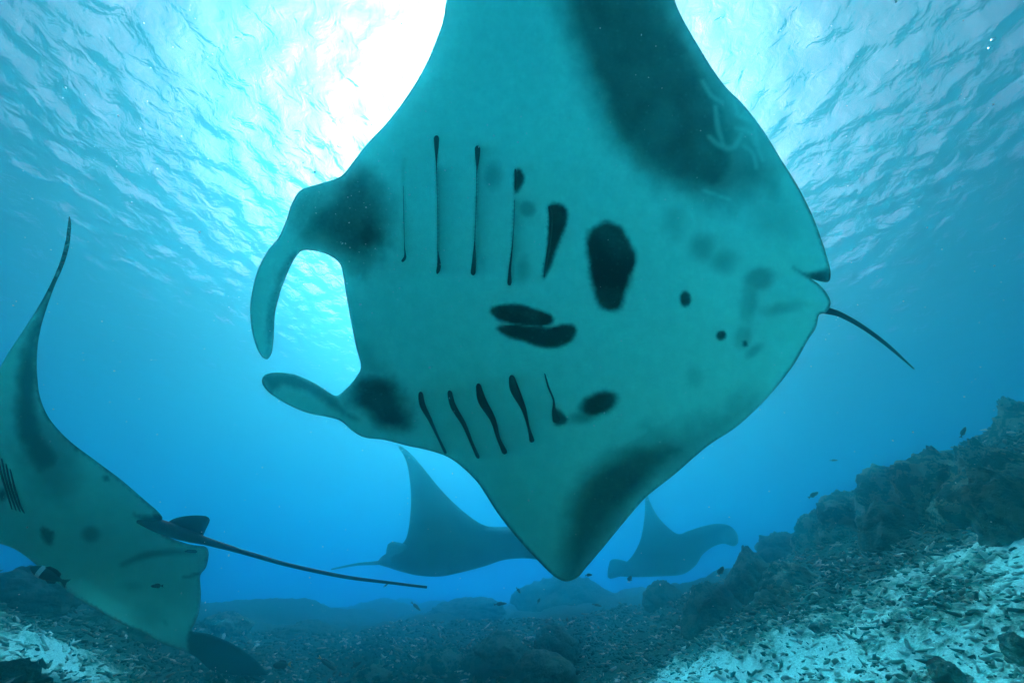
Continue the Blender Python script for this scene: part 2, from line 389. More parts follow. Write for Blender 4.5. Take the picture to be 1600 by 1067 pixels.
# ------------------------------------------------------------------ manta rays
def skin_material(name, rough=.7):
    m, t, n, l = new_mat(name); b = n['Principled BSDF']; tc = n.new('ShaderNodeTexCoord')
    at = n.new('ShaderNodeAttribute'); at.attribute_name = 'pigment'
    nz = n.new('ShaderNodeTexNoise'); nz.inputs['Scale'].default_value = 55; nz.inputs['Detail'].default_value = 4; l.new(tc.outputs['Object'], nz.inputs['Vector'])
    r = n.new('ShaderNodeMapRange'); l.new(nz.outputs[0], r.inputs[0]); r.inputs[1].default_value = .3; r.inputs[2].default_value = .7; r.inputs[3].default_value = .96; r.inputs[4].default_value = 1.03
    mx = n.new('ShaderNodeMix'); mx.data_type = 'RGBA'; mx.blend_type = 'MULTIPLY'; mx.inputs[0].default_value = 1
    l.new(at.outputs['Color'], mx.inputs[6]); l.new(r.outputs[0], mx.inputs[7]); l.new(mx.outputs[2], b.inputs['Base Color'])
    b.inputs['Roughness'].default_value = rough; b.inputs['Specular IOR Level'].default_value = .10
    bp = n.new('ShaderNodeBump'); bp.inputs['Distance'].default_value = .002; bp.inputs['Strength'].default_value = .2; l.new(nz.outputs[0], bp.inputs['Height']); l.new(bp.outputs[0], b.inputs['Normal'])
    return m
SKIN = skin_material('ray_skin')
def slit_mat():
    m, t, n, l = new_mat('gill_slit_black'); b = n['Principled BSDF']; b.inputs['Base Color'].default_value = (.012, .013, .016, 1); b.inputs['Roughness'].default_value = .8
    return m
SLIT = slit_mat()
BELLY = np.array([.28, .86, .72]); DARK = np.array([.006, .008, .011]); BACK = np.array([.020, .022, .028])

def ray_body(name, outline, step, depth_fn, parent, pigment=None, relief=None, bulge=.13, bulge_len=.7, edge=.007, ostep=None, dorsal=None):
    """one closed body: the outline is carried out to its own depth, the sheet is given thickness on both sides"""
    ol = spline(outline, ostep or step, True)
    lo, hi = ol.min(0), ol.max(0)
    gx = np.arange(lo[0], hi[0], step); gy = np.arange(lo[1], hi[1], step * .866)
    X, Y = np.meshgrid(gx, gy); X[1::2] += step / 2; q = np.stack([X.ravel(), Y.ravel()], -1)
    q = q[inside(q, ol)]; q = q[seg_dist(q, ol) > step * .55]
    pts = np.concatenate([ol, q]); n0 = len(ol)
    res = geometry.delaunay_2d_cdt([Vector(p) for p in pts], [(i, (i + 1) % n0) for i in range(n0)], [], 1, 1e-4)
    uv = np.array([v[:] for v in res[0]]); tri = np.array([f for f in res[2] if len(f) == 3])
    # orient as seen in the image
    A = uv[tri]; cr = (A[:,1,0]-A[:,0,0])*(A[:,2,1]-A[:,0,1])-(A[:,1,1]-A[:,0,1])*(A[:,2,0]-A[:,0,0]); tri[cr > 0] = tri[cr > 0][:, ::-1]
    dep = depth_fn(uv[:, 0], uv[:, 1]); M = P(uv[:, 0], uv[:, 1], dep)
    fn = np.cross(M[tri[:, 1]] - M[tri[:, 0]], M[tri[:, 2]] - M[tri[:, 0]]); N = np.zeros_like(M)
    for k in range(3): np.add.at(N, tri[:, k], fn)
    N /= np.linalg.norm(N, axis=1)[:, None] + 1e-12
    view = CAM_P - M; flip = np.sign((N * view).sum(1).sum()); N *= flip
    dpx = seg_dist(uv, ol); d = dpx * dep / FPX; rim = dpx < 1e-3
    s = smooth(d, 0, bulge_len)
    th = edge * (1 - np.exp(-d / .05)) + bulge * s
    E = np.concatenate([tri[:, [0, 1]], tri[:, [1, 2]], tri[:, [2, 0]]]); E = np.concatenate([E, E[:, ::-1]]); nn = len(uv)
    deg = np.bincount(E[:, 0], minlength=nn); sm = th.copy()
    for _ in range(90):                      # round off the ridge along the middle of the wings
        sm = .5 * sm + .5 * np.bincount(E[:, 0], sm[E[:, 1]], nn) / np.maximum(deg, 1)
    kk = smooth(d, .03, .22); th = th * (1 - kk) + sm * kk
    hv = th.copy()
    if relief is not None: hv = hv + relief(uv) * smooth(d, 0, .05)
    hv[rim] = 0; th[rim] = 0
    vd = view / np.linalg.norm(view, axis=1)[:, None]
    V = M + vd * hv[:, None]; D = M - (N * .5 + vd * .5) * (th * 1.25)[:, None]
    n = len(uv); idx = np.arange(n); bk = np.where(rim, idx, idx + n)
    f2 = bk[tri][:, ::-1]
    verts = np.concatenate([V, D]); faces = np.concatenate([tri, f2])
    used = np.zeros(2 * n, bool); used[faces.ravel()] = True; remap = np.cumsum(used) - 1
    me = mesh_np(name, verts[used] - np.array(parent.location), remap[faces])
    jit = fbm(np.c_[uv * .05, np.zeros(n)], 3)[:, None]
    m = pigment(uv, dpx) if pigment is not None else np.zeros(n)
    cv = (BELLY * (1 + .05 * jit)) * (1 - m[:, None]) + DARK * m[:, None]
    cd = BACK * (1 + .25 * jit)
    if dorsal is not None: cd = dorsal(uv, cd)
    color_attr(me, 'pigment', np.concatenate([cv, cd])[used])
    o = obj('body', me, SKIN); o.parent = parent
    bv = BVHTree.FromPolygons([Vector(x) for x in V], [tuple(int(i) for i in t_) for t_ in tri])
    def on_skin(px, py, lift=.003):
        """points of the near skin under photo pixels"""
        out = []
        for a, b in zip(np.atleast_1d(px), np.atleast_1d(py)):
            dr = Vector(P(a, b, 1.) - CAM_P).normalized(); hit = bv.ray_cast(Vector(CAM_P), dr)[0]
            if hit is None: hit = Vector(P(a, b, float(depth_fn(np.array([a]), np.array([b]))[0])))
            out.append(np.array(hit - dr * lift))
        return np.array(out)
    return o, on_skin
def ribbon(on_skin, path, widths, parent, name='gill_slit', step=2.5, lift=.006, mat=None):
    """a lens-section strip that follows the skin: an open slit with its dark lining"""
    w = np.c_[np.asarray(path, float), np.asarray(widths, float)]; p = spline(w, step)
    k_ = np.arange(len(p)); cap = np.minimum(np.minimum(k_, k_[::-1]) / 2.5 + .12, 1); p[:, 2] *= np.sqrt(cap)
    t = np.gradient(p[:, :2], axis=0); t /= np.linalg.norm(t, axis=1)[:, None] + 1e-9; nrm = np.c_[-t[:, 1], t[:, 0]]
    hw = p[:, 2:3] / 2
    rows = [on_skin(*(p[:, :2] + nrm * hw * k).T, lift=lf) for k, lf in ((-1, lift * .3), (-.4, lift * 1.6), (.4, lift * 1.6), (1, lift * .3))]
    base = on_skin(*p[:, :2].T, lift=-.004)
    rows.append(base)
    n = len(p); v = np.stack(rows, 1).reshape(-1, 3); f = []
    for i in range(n - 1):
        for j in range(5):
            k = (j + 1) % 5; f.append((i*5+j, i*5+k, (i+1)*5+k, (i+1)*5+j))
    me = mesh_np(name, v - np.array(parent.location), f)
    o = obj(name, me, mat or SLIT); o.parent = parent
    return o
def sheet(name, outline, depth_fn, parent, thick=.008, step=5, color=None):
    """a fin: an outline at its own depth with thickness on both sides"""
    o, sk = ray_body(name, outline, step, depth_fn, parent, pigment=(lambda uv, d: np.ones(len(uv))) if color is None else color, bulge=thick, bulge_len=.12, edge=thick * .6)
    o.name = name; o.data.name = name
    return o
def plane_depth(cx, cy, D, roll, pitchx=0., bend=0., span=2.):
    """depth of a plane through pixel cx, cy at D, rolled about the image's x axis (top nearer) and yawed"""
    y0 = (533.5 - cy) / FPX * D; sr, cr = math.sin(roll), math.cos(roll)
    def fn(px, py):
        v = (533.5 - np.asarray(py, float)) / FPX; b = (D * v - y0) / (cr + v * sr)
        x = (np.asarray(px, float) - cx) / FPX * D
        return np.clip(D - b * sr + bend * (b / span)**2 + pitchx * x, D * .45, D * 2.2)
    return fn
def blob(uv, cx, cy, rx, ry, rot=0., soft=6., wob=.12, val=1., seed=0.):
    a = math.radians(rot); x = uv[:, 0] - cx; y = uv[:, 1] - cy; X = (x * math.cos(a) + y * math.sin(a)) / rx; Y = (-x * math.sin(a) + y * math.cos(a)) / ry
    r = np.sqrt(X * X + Y * Y) + wob * fbm(np.c_[uv * .045, np.full(len(uv), seed)], 3) + (.05 + .3 / min(rx, ry)) * perlin(np.c_[uv * .35, np.full(len(uv), seed)])
    s = soft / min(rx, ry); return val * (1 - smooth(r, 1 - s, 1 + s * .6))
def patch(uv, poly, soft, val, wob=6., seed=0.):
    d = sdf(uv, spline(poly, 7, True)) + wob * fbm(np.c_[uv * .03, np.full(len(uv), seed)], 4) + min(1.6, soft * .3) * perlin(np.c_[uv * .21, np.full(len(uv), seed)]) + min(1.4, soft * .3) * perlin(np.c_[uv * .42, np.full(len(uv), seed)])
    return val * (1 - smooth(d, -soft, soft))
def stroke(uv, path, widths, soft, val):
    best = np.zeros(len(uv)); p = spline(np.c_[np.asarray(path, float), np.asarray(widths, float)], 3)
    for q in p:
        d = np.hypot(uv[:, 0] - q[0], uv[:, 1] - q[1]); best = np.maximum(best, 1 - smooth(d, q[2] / 2 - soft * .3, q[2] / 2 + soft))
    return val * best

# --- the big ray overhead, belly towards the camera, head to the left
UP_SLITS = [  # path, widths
 ([(630,290),(631,340),(632,385),(633,402),(628,409)], [.6,.8,1.,4,7]),
 ([(682,212),(682,228),(682,260),(684,330),(684,390),(686,415),(683,428)], [9,7,1.2,.8,1.,6,5]),
 ([(746,228),(746,245),(745,270),(744,320),(742,372),(741,400),(739,430)], [9,7,1.2,.8,1.1,5,8]),
 ([(805,264),(806,280),(805,298)], [3,4,2.5]),
 ([(804,312),(803,350),(800,390),(797,420),(796,446)], [.8,.9,1.6,4,7]),
 ([(858,322),(861,340),(860,370),(856,395),(853,415),(850,434)], [4,5,4,4,3.5,2.5])]
LOW_SLITS = [
 ([(657,612),(660,632),(672,656),(685,684),(697,709)], [7,9,6,4,5]),
 ([(702,610),(708,634),(725,663),(738,694),(748,716)], [7,9,7,5,6]),
 ([(747,599),(753,625),(770,655),(779,685),(790,709)], [7,13,9,6,9]),
 ([(799,586),(804,608),(818,638),(826,668),(832,691)], [8,14,8,4,9]),
 ([(851,583),(857,605),(865,625),(866,645),(871,660)], [2,3,3,7,15])]
def side(uv, path):
    """signed pixel distance right of a near-vertical slit, 1e9 outside its length"""
    p = spline(path, 4); x = np.interp(uv[:, 1], p[:, 1], p[:, 0]); ok = smooth(uv[:, 1], p[:, 1].min() - 6, p[:, 1].min() + 8) * smooth(uv[:, 1], p[:, 1].max() + 6, p[:, 1].max() - 8)
    return uv[:, 0] - x, ok
def big_relief(uv):
    h = np.zeros(len(uv))
    for path, w in [([(629,250),(633,409)], 0), ([(682,212),(684,330),(684,428)], 0), ([(746,228),(744,320),(739,430)], 0), ([(808,262),(803,350),(796,446)], 0), ([(858,320),(850,436)], 0)] + LOW_SLITS:
        s, ok = side(uv, path)
        h += ok * np.where(s > 0, -.017 * np.exp(-s / 26), .004 * np.exp(np.minimum(s, 0) / 20))
    # folds of the pelvic fins
    for path, a in (([(1192,470),(1205,448),(1240,424)], .014), ([(1195,492),(1215,480),(1236,474),(1258,479),(1280,491)], .022), ([(1215,532),(1240,534),(1262,528)], .012), ([(1178,455),(1168,500),(1160,545)], .012)):
        h -= a * np.exp(-(seg_dist(uv, path, False) / 9)**2)
    h += .03 * np.exp(-(((uv[:, 0] - 1250) / 40)**2 + ((uv[:, 1] - 478) / 40)**2))
    return h + .004 * fbm(np.c_[uv * .012, np.zeros(len(uv))], 3)
def big_pigment_shade(uv, dpx):
    m = np.zeros(len(uv))
    def add(x):
        nonlocal m; m = np.maximum(m, x)
    sp = perlin(np.c_[uv * .22, np.zeros(len(uv))])
    add(patch(uv, [(878,20),(868,-120),(900,-240),(950,-320),(1010,-230),(1040,-100),(1056,0),(1078,60),(1105,110),(1130,150),(1150,200),(1160,255),(1140,295),(1100,305),(1060,298),(1020,278),(985,246),(952,205),(926,150),(900,80)], 34, .82, 9, 1))
    add(patch(uv, [(1040,0),(1075,80),(1130,150),(1190,230),(1215,290),(1170,310),(1130,320),(1080,310),(1050,200),(1020,50)], 44, .60, 14, 2))
    add(patch(uv, [(560,262),(588,285),(606,330),(600,372),(582,404),(556,415),(528,400),(497,378),(474,366),(486,330),(520,296)], 28, .82 , 9, 3) * (1 - .12 * np.clip(sp, -1, 1)))
    add(blob(uv, 570, 368, 40, 50, 0, 36, .3, .93, 4))
    add(patch(uv, [(466,300),(500,290),(535,285),(520,330),(480,366),(452,345)], 22, .42, 8, 5) * (1 - .3 * sp))
    add(patch(uv, [(560,592),(585,585),(612,595),(632,622),(642,664),(622,675),(592,660),(566,640),(540,632)], 18, .95, 10, 6))
    add(patch(uv, [(548,470),(570,520),(600,580),(560,590),(545,520)], 22, .35, 8, 7))
    # cephalic fins: grey rims
    add(patch(uv, [(470,395),(448,430),(434,470),(428,520),(420,560),(415,540),(420,480),(436,430),(455,400)], 7, .55, 3, 8) * (1 - .4 * sp))
    add(patch(uv, [(412,588),(440,583),(470,589),(505,608),(535,635),(560,655),(545,655),(510,630),(470,608),(440,602),(425,610)], 7, .7, 3, 9))
    # big lower wing band
    add(patch(uv, [(882,904),(884,878),(888,820),(902,772),(928,734),(962,708),(1000,692),(1050,690),(1075,700),(1040,736),(990,788),(950,836),(915,888),(898,906)], 26, .84, 6, 10))
    add(patch(uv, [(960,712),(1010,676),(1070,668),(1130,648),(1175,628),(1130,680),(1060,738),(1000,790),(960,760)], 40, .55, 10, 11))
    # spots; a few soft greys are shade painted by slits and pelvic fold
    add(patch(uv, [(918,368),(930,352),(950,346),(966,352),(978,368),(988,385),(993,405),(988,430),(980,455),(969,480),(950,484),(936,477),(925,455),(922,420),(919,395)], 7, 1., 4, 12))
    add(patch(uv, [(766,486),(774,478),(800,475),(838,482),(863,494),(862,505),(840,511),(805,508),(776,498)], 4, 1., 2, 13))
    add(patch(uv, [(776,513),(800,506),(850,510),(892,507),(901,516),(893,532),(868,543),(843,542),(818,534),(792,526)], 4, 1., 2, 14))
    add(blob(uv, 935, 631, 33, 19, -20, 7, .12, .97, 15)); add(blob(uv, 912, 652, 27, 11, -8, 9, .15, .6, 16))
    for (x, y, rx, ry, ro, so, va) in [(1071,467,9,13,0,3,.98),(1127,524,9,8,-30,3,.98),(1164,537,5,6,0,2,.95),(1098,386,24,24,0,18,.42),(1130,408,22,20,0,18,.42),(1055,345,22,32,0,20,.25),
            (1185,436,26,18,-15,9,.45),(1170,470,14,42,8,10,.42),(1160,525,14,22,10,10,.35),(1178,548,18,8,-35,6,.35),(1085,588,14,18,0,12,.22),(768,275,18,26,0,14,.42),(823,327,15,14,0,8,.5),(1220,482,40,10,-8,8,.25),
            (1210,340,50,36,30,30,.22),(815,420,14,26,10,14,.45),(752,410,12,22,0,12,.3)]:
        add(blob(uv, x, y, rx, ry, ro, so, .12, va, x * .1))
    # dark slit crescents, then gill flap shade painted into the colour beside each slit
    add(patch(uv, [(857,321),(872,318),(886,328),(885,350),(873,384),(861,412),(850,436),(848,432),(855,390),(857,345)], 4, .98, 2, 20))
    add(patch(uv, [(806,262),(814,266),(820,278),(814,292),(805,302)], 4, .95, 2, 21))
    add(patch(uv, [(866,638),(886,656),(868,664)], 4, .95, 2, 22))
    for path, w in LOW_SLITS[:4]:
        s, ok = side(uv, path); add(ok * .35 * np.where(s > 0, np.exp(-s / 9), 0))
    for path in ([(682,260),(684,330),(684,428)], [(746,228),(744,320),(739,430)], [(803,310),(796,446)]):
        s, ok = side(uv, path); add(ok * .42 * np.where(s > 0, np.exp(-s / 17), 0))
    # dark trailing corner, thin dark hem, scars
    add(patch(uv, [(1240,419),(1262,428),(1296,420),(1299,442),(1276,441)], 6, .9, 2, 23))
    hem = (1 - smooth(dpx, 1.0, 5.5)) * .75 * np.maximum(smooth(uv[:, 0], 690, 760) * smooth(uv[:, 1], 560, 700), smooth(uv[:, 0], 1190, 1240) * smooth(uv[:, 1], 150, 250))
    add(hem)
    for path, w in [([(1118,168),(1122,200),(1130,225)], 5), ([(1150,180),(1170,188),(1190,200),(1200,212)], 3), ([(1150,200),(1172,208),(1180,225)], 3), ([(1108,214),(1122,226),(1140,232),(1152,224),(1158,210)], 5),
                    ([(1162,228),(1176,240),(1182,262)], 3), ([(1145,150),(1152,175)], 3), ([(1098,128),(1112,150),(1128,160)], 4), ([(1100,298),(1140,312)], 3), ([(968,692),(988,681),(1008,672)], 9), ([(1020,664),(1045,655)], 3), ([(1180,205),(1186,235),(1192,250)], 2.5)]:
        m = m * (1 - stroke(uv, path, [w * .6] + [w] * (len(path) - 2) + [w * .5], 5, .5))
    m = m + .03 * sp * (.3 + m) - .10 * m * np.clip(perlin(np.c_[uv * .33, np.full(len(uv), 4.)]) - .35, 0, 1) * 4
    return np.clip(m * (1 + .10 * fbm(np.c_[uv * .02, np.full(len(uv), 9.)], 3)), 0, 1)
_pd = plane_depth(920, 490, 2.2, math.radians(21), 0., .22, 2.05)
def big_depth(px, py):
    d = _pd(px, py)
    d = d - .20 * smooth(px, 545, 400) * smooth(py, 200, 290) * smooth(py, 700, 640)
    return d
BIG = [(698,0),(692,32),(682,62),(664,104),(636,150),(606,190),(576,222),(552,252),(533,275),(500,287),(470,297),(456,318),(447,345),(436,370),(420,390),(405,416),(396,446),(391,480),(393,512),(400,540),(409,557),(418,561),(425,550),(428,520),(430,490),(437,460),(448,430),(460,405),(472,392),(490,392),(512,398),(530,411),(536,430),(541,462),(548,500),(556,540),(564,573),(556,590),(544,604),(528,618),(518,616),(492,599),(462,586),(432,582),(414,586),(409,597),(420,613),(450,632),(480,645),(510,651),(532,657),(548,671),(568,683),(600,687),(640,697),(672,704),(702,715),(726,733),(748,756),(778,802),(812,845),(842,877),(866,900),(884,908),(902,902),(916,886),(940,858),(978,812),(1010,776),(1054,741),(1104,698),(1154,664),(1202,618),(1240,570),(1262,532),(1275,512),(1280,492),(1290,489),(1298,474),(1291,457),(1278,443),(1268,436),(1282,440),(1296,439),(1297,420),(1288,388),(1270,338),(1246,290),(1220,248),(1190,200),(1160,162),(1134,136),(1112,106),(1090,70),(1068,32),(1054,0),(1042,-60),(1030,-130),(1012,-210),(985,-280),(950,-330),(915,-345),(880,-320),(835,-260),(780,-180),(735,-95),(712,-40)]
big = thing('manta_ray', P(920, 490, 2.2), 'largest manta ray overhead showing its pale spotted belly, head to the left', 'manta ray', 'manta rays swimming over the reef')
_, big_skin = ray_body('body', BIG, 3.5, big_depth, big, big_pigment_shade, big_relief, bulge=.14, bulge_len=.75)
for path, w in UP_SLITS + LOW_SLITS: ribbon(big_skin, path, w, big)
def tail(parent, pts, radii, name='tail', nseg=10):
    p = spline(np.c_[np.array(pts, float), np.array(radii, float)[:, None]], 9)
    v, f = tube(P(p[:, 0], p[:, 1], p[:, 2]), p[:, 3], nseg)
    me = mesh_np(name, v - np.array(parent.location), f); color_attr(me, 'pigment', np.tile(DARK * 1.4, (len(v), 1)))
    o = obj(name, me, SKIN); o.parent = parent; return o
tail(big, [(1268,480,2.24),(1290,485,2.25),(1312,491,2.28),(1345,509,2.36),(1385,538,2.48),(1428,576,2.62)], [.022,.020,.015,.013,.011,.004])

# --- the ray at the left edge, half out of the picture
LEFT = [(108,338),(111,352),(108,385),(98,418),(86,445),(74,478),(63,515),(58,550),(58,585),(63,622),(78,655),(108,688),(150,720),(190,750),(225,780),(246,798),(254,808),(250,816),(238,816),(226,813),(236,822),(262,838),(296,850),(322,854),(326,866),(322,886),(313,898),(314,930),(311,955),(304,975),(299,985),(330,991),(372,1010),(405,1036),(428,1072),(384,1066),(334,1050),(303,1024),(256,1006),(225,988),(188,973),(150,952),(110,926),(66,890),(20,856),(-40,842),(-95,842),(-145,850),(-195,858),(-222,848),(-205,834),(-158,826),(-132,805),(-130,775),(-150,752),(-200,742),(-228,730),(-205,716),(-150,716),(-105,700),(-55,655),(-12,595),(12,553),(34,520),(56,486),(76,450),(92,414),(102,378)]
def left_pigment(uv, dpx):
    m = np.zeros(len(uv))
    def add(x):
        nonlocal m; m = np.maximum(m, x)
    add(patch(uv, [(108,335),(114,350),(100,420),(76,475),(62,520),(56,600),(62,660),(90,720),(60,740),(34,700),(24,640),(28,580),(44,525),(70,470),(92,415),(102,375)], 12, .85, 6, 1))
    add(patch(uv, [(30,620),(80,660),(120,720),(100,780),(50,760),(30,700)], 30, .5, 10, 2))
    add(patch(uv, [(296,984),(332,988),(376,1008),(410,1036),(432,1078),(384,1068),(334,1052),(298,1026)], 3, 1., 0, 3))
    add(patch(uv, [(208,803),(232,806),(256,800),(258,812),(250,818),(228,816)], 5, .95, 2, 4))
    for (x, y, rx, ry, ro, so, va) in [(73,837,8,15,-30,3,.9),(82,833,3,5,0,2,.8),(142,834,16,13,0,8,.6),(4,772,7,10,0,4,.95),(166,747,6,5,30,3,.75),(126,696,10,5,20,4,.7),(258,972,6,3,15,3,.5),(205,915,22,8,0,8,.25),(230,965,30,22,0,20,.3),(118,700,6,8,0,4,.6),
                                      (176,735,5,3,30,2,.6)]:
        add(blob(uv, x, y, rx, ry, ro, so, .12, va, x * .1))
    add(stroke(uv, [(190,882),(225,868),(265,862),(305,862)], [2, 6, 5, 2], 6, .55)); add(stroke(uv, [(286,902),(312,896)], [2, 4], 3, .6))
    add((1 - smooth(dpx, 1.2, 5)) * .85 * smooth(uv[:, 0], 40, 70))
    return np.clip(m, 0, 1)
_ld = plane_depth(150, 835, 2.6, math.radians(38), 0., .12, 2.0)
def left_depth(px, py): return _ld(px, py) + .15 * smooth(px, 300, 430) * smooth(py, 980, 1000)
left = thing('manta_ray', P(150, 835, 2.6), 'manta ray cut by the left edge with raised curved wing and long black whip tail', 'manta ray', 'manta rays swimming over the reef')
def left_relief(uv):
    h = np.zeros(len(uv))
    for path, a in (([(190,882),(225,868),(265,862),(305,862)], .03), ([(286,902),(312,896)], .02)): h -= a * np.exp(-(seg_dist(uv, path, False) / 7)**2)
    return h
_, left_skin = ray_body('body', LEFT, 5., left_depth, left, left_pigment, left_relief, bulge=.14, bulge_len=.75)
for k in range(4):
    ribbon(left_skin, [(2 + k*6.5 - 6, 708 + k*8), (8 + k*7 - 6, 740 + k*8), (17 + k*7 - 6, 770 + k*7), (25 + k*6.5 - 6, 796 + k*2)], [2, 3.5, 3.5, 2], left)
tail(left, [(218,812,2.50),(250,822,2.50),(290,836,2.51),(325,846,2.52),(380,862,2.55),(450,882,2.6),(540,901,2.66),(610,910,2.72),(667,917,2.78)], [.02,.038,.034,.022,.014,.012,.011,.009,.008])
sheet('dorsal_fin', [(256,822),(272,810),(298,805),(322,806),(328,812),(322,826),(314,840),(296,838),(272,832)], lambda x, y: np.full(np.shape(x), 2.56), left, .012)

# --- the middle ray, side on in the haze, heading right behind the big one
def haze_pig(lvl): return lambda uv, dpx: np.clip(lvl + .12 * fbm(np.c_[uv * .03, np.zeros(len(uv))], 3), 0, 1)
MID = [(622,697),(630,699),(646,713),(667,738),(690,766),(715,791),(740,811),(762,822),(795,823),(830,826),(866,834),(892,848),(900,862),(886,870),(850,874),(815,872),(785,875),(758,884),(724,893),(690,900),(655,899),(628,893),(606,886),(590,880),(598,868),(620,856),(634,842),(640,815),(642,780),(640,748),(634,718)]
def mid_depth(px, py):
    px = np.asarray(px, float); py = np.asarray(py, float)
    return 7.8 + .7 * smooth(py, 830, 700) - .5 * smooth(py, 850, 902) * smooth(px, 800, 730) * smooth(px, 590, 650)
mid = thing('manta_ray', P(740, 850, 7.8), 'hazy blue manta ray behind the lower wing of the largest one, wing raised high', 'manta ray', 'manta rays swimming over the reef')
def mid_pig(uv, dpx):
    m = .97 + .05 * fbm(np.c_[uv * .03, np.zeros(len(uv))], 3)
    m = m - .8 * blob(uv, 785, 825, 24, 6, 2, 4, .2, 1, 3); m = np.maximum(m, blob(uv, 708, 884, 22, 8, 0, 5, .1, 1., 2))
    return np.clip(m, 0, 1)
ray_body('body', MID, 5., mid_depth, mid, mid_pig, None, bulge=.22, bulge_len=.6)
sheet('dorsal_fin', [(604,868),(606,850),(612,846),(626,848),(636,852),(634,868),(618,874)], lambda x, y: np.full(np.shape(x), 7.74), mid, .02)
tail(mid, [(612,874,7.74),(590,879,7.75),(560,881,7.8),(518,889,7.9)], [.06,.036,.024,.013])

# --- the far right ray, side on, heading right
RIGHT = [(1010,768),(1014,780),(1026,804),(1044,824),(1060,834),(1076,829),(1098,822),(1120,818),(1140,821),(1152,834),(1153,848),(1146,853),(1130,849),(1114,854),(1098,866),(1086,884),(1066,897),(1030,900),(990,901),(962,898),(972,884),(988,868),(1001,842),(1007,808),(1008,785)]
def right_depth(px, py):
    px = np.asarray(px, float); py = np.asarray(py, float)
    return 10.6 + .8 * smooth(py, 835, 770) - .5 * smooth(py, 868, 902) * smooth(px, 1100, 1060) * smooth(px, 965, 1000)
rt = thing('manta_ray', P(1050, 860, 10.6), 'small distant manta ray below the right edge of the largest one, above dark rocks', 'manta ray', 'manta rays swimming over the reef')
def rt_pig(uv, dpx): return np.clip(.97 + 0 * dpx - .25 * blob(uv, 1140, 835, 18, 12, 0, 6, .2, 1, 1), 0, 1)
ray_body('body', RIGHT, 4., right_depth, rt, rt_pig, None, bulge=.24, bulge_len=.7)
sheet('dorsal_fin', [(950,902),(953,876),(962,873),(980,877),(990,884),(980,896),(966,901)], lambda x, y: np.full(np.shape(x), 10.5), rt, .03)

# ------------------------------------------------------------------ reef fish
def fish_mat(name, c):
    m, t, n, l = new_mat(name); b = n['Principled BSDF']; tc = n.new('ShaderNodeTexCoord'); nz = n.new('ShaderNodeTexNoise'); nz.inputs['Scale'].default_value = 30
    l.new(tc.outputs['Object'], nz.inputs['Vector']); mx = n.new('ShaderNodeMix'); mx.data_type = 'RGBA'; mx.inputs[6].default_value = (*c, 1); mx.inputs[7].default_value = (*[x * .6 for x in c], 1)
    l.new(nz.outputs[0], mx.inputs[0]); l.new(mx.outputs[2], b.inputs['Base Color']); b.inputs['Roughness'].default_value = .4
    return m
FD = fish_mat('dark_fish_scales', (.02, .022, .03)); FY = fish_mat('yellow_fish_fin', (.7, .55, .05)); FW = fish_mat('white_fish_band', (.75, .75, .72))
def fish_meshes(deep):
    """body, tail fin, dorsal fin, belly fin of a fish one unit long, head at +x"""
    xs = np.array([-.36, -.28, -.15, 0, .15, .28, .38, .45, .48]); hh = np.array([.035, .06, .12, .165, .175, .15, .105, .05, .006]) * deep; ww = hh * .5 / deep ** .3
    a = np.arange(12) / 12 * 2 * np.pi; v = []; f = []
    for x, h, w in zip(xs, hh, ww): v += [(x, w * math.cos(t), h * math.sin(t)) for t in a]
    for i in range(len(xs) - 1):
        for j in range(12): k = (j + 1) % 12; f.append((i*12+j, i*12+k, (i+1)*12+k, (i+1)*12+j))
    f_end = [tuple(range(11, -1, -1)), tuple((len(xs)-1)*12 + j for j in range(12))]
    me = bpy.data.meshes.new('fish_body'); me.from_pydata(v, [], f + f_end); me.shade_smooth()
    def fin(name, pts, th=.012):
        n = len(pts); vv = [(x, th * s, z) for s in (-1, 1) for x, z in pts]
        m2 = bpy.data.meshes.new(name); m2.from_pydata(vv, [], [tuple(range(n)), tuple(range(2*n-1, n-1, -1))] + [(i, i + n, (i+1) % n + n, (i+1) % n) for i in range(n)]); return m2
    d = deep
    return me, fin('fish_tail', [(-.33, .03), (-.42, .08*d), (-.52, .15*d), (-.49, .04), (-.47, 0), (-.49, -.04), (-.52, -.15*d), (-.42, -.08*d), (-.33, -.03)]), \
        fin('fish_dorsal', [(.2, .15*d), (.1, .24*d), (-.1, .23*d), (-.24, .17*d), (-.26, .06*d), (0, .15*d)]), fin('fish_anal', [(.02, -.15*d), (-.1, -.22*d), (-.24, -.16*d), (-.26, -.06*d)])
MESH = {k: fish_meshes(k) for k in (.6, .95, 1.25)}
for ms in MESH.values():
    for m_ in ms: m_.materials.append(FD)
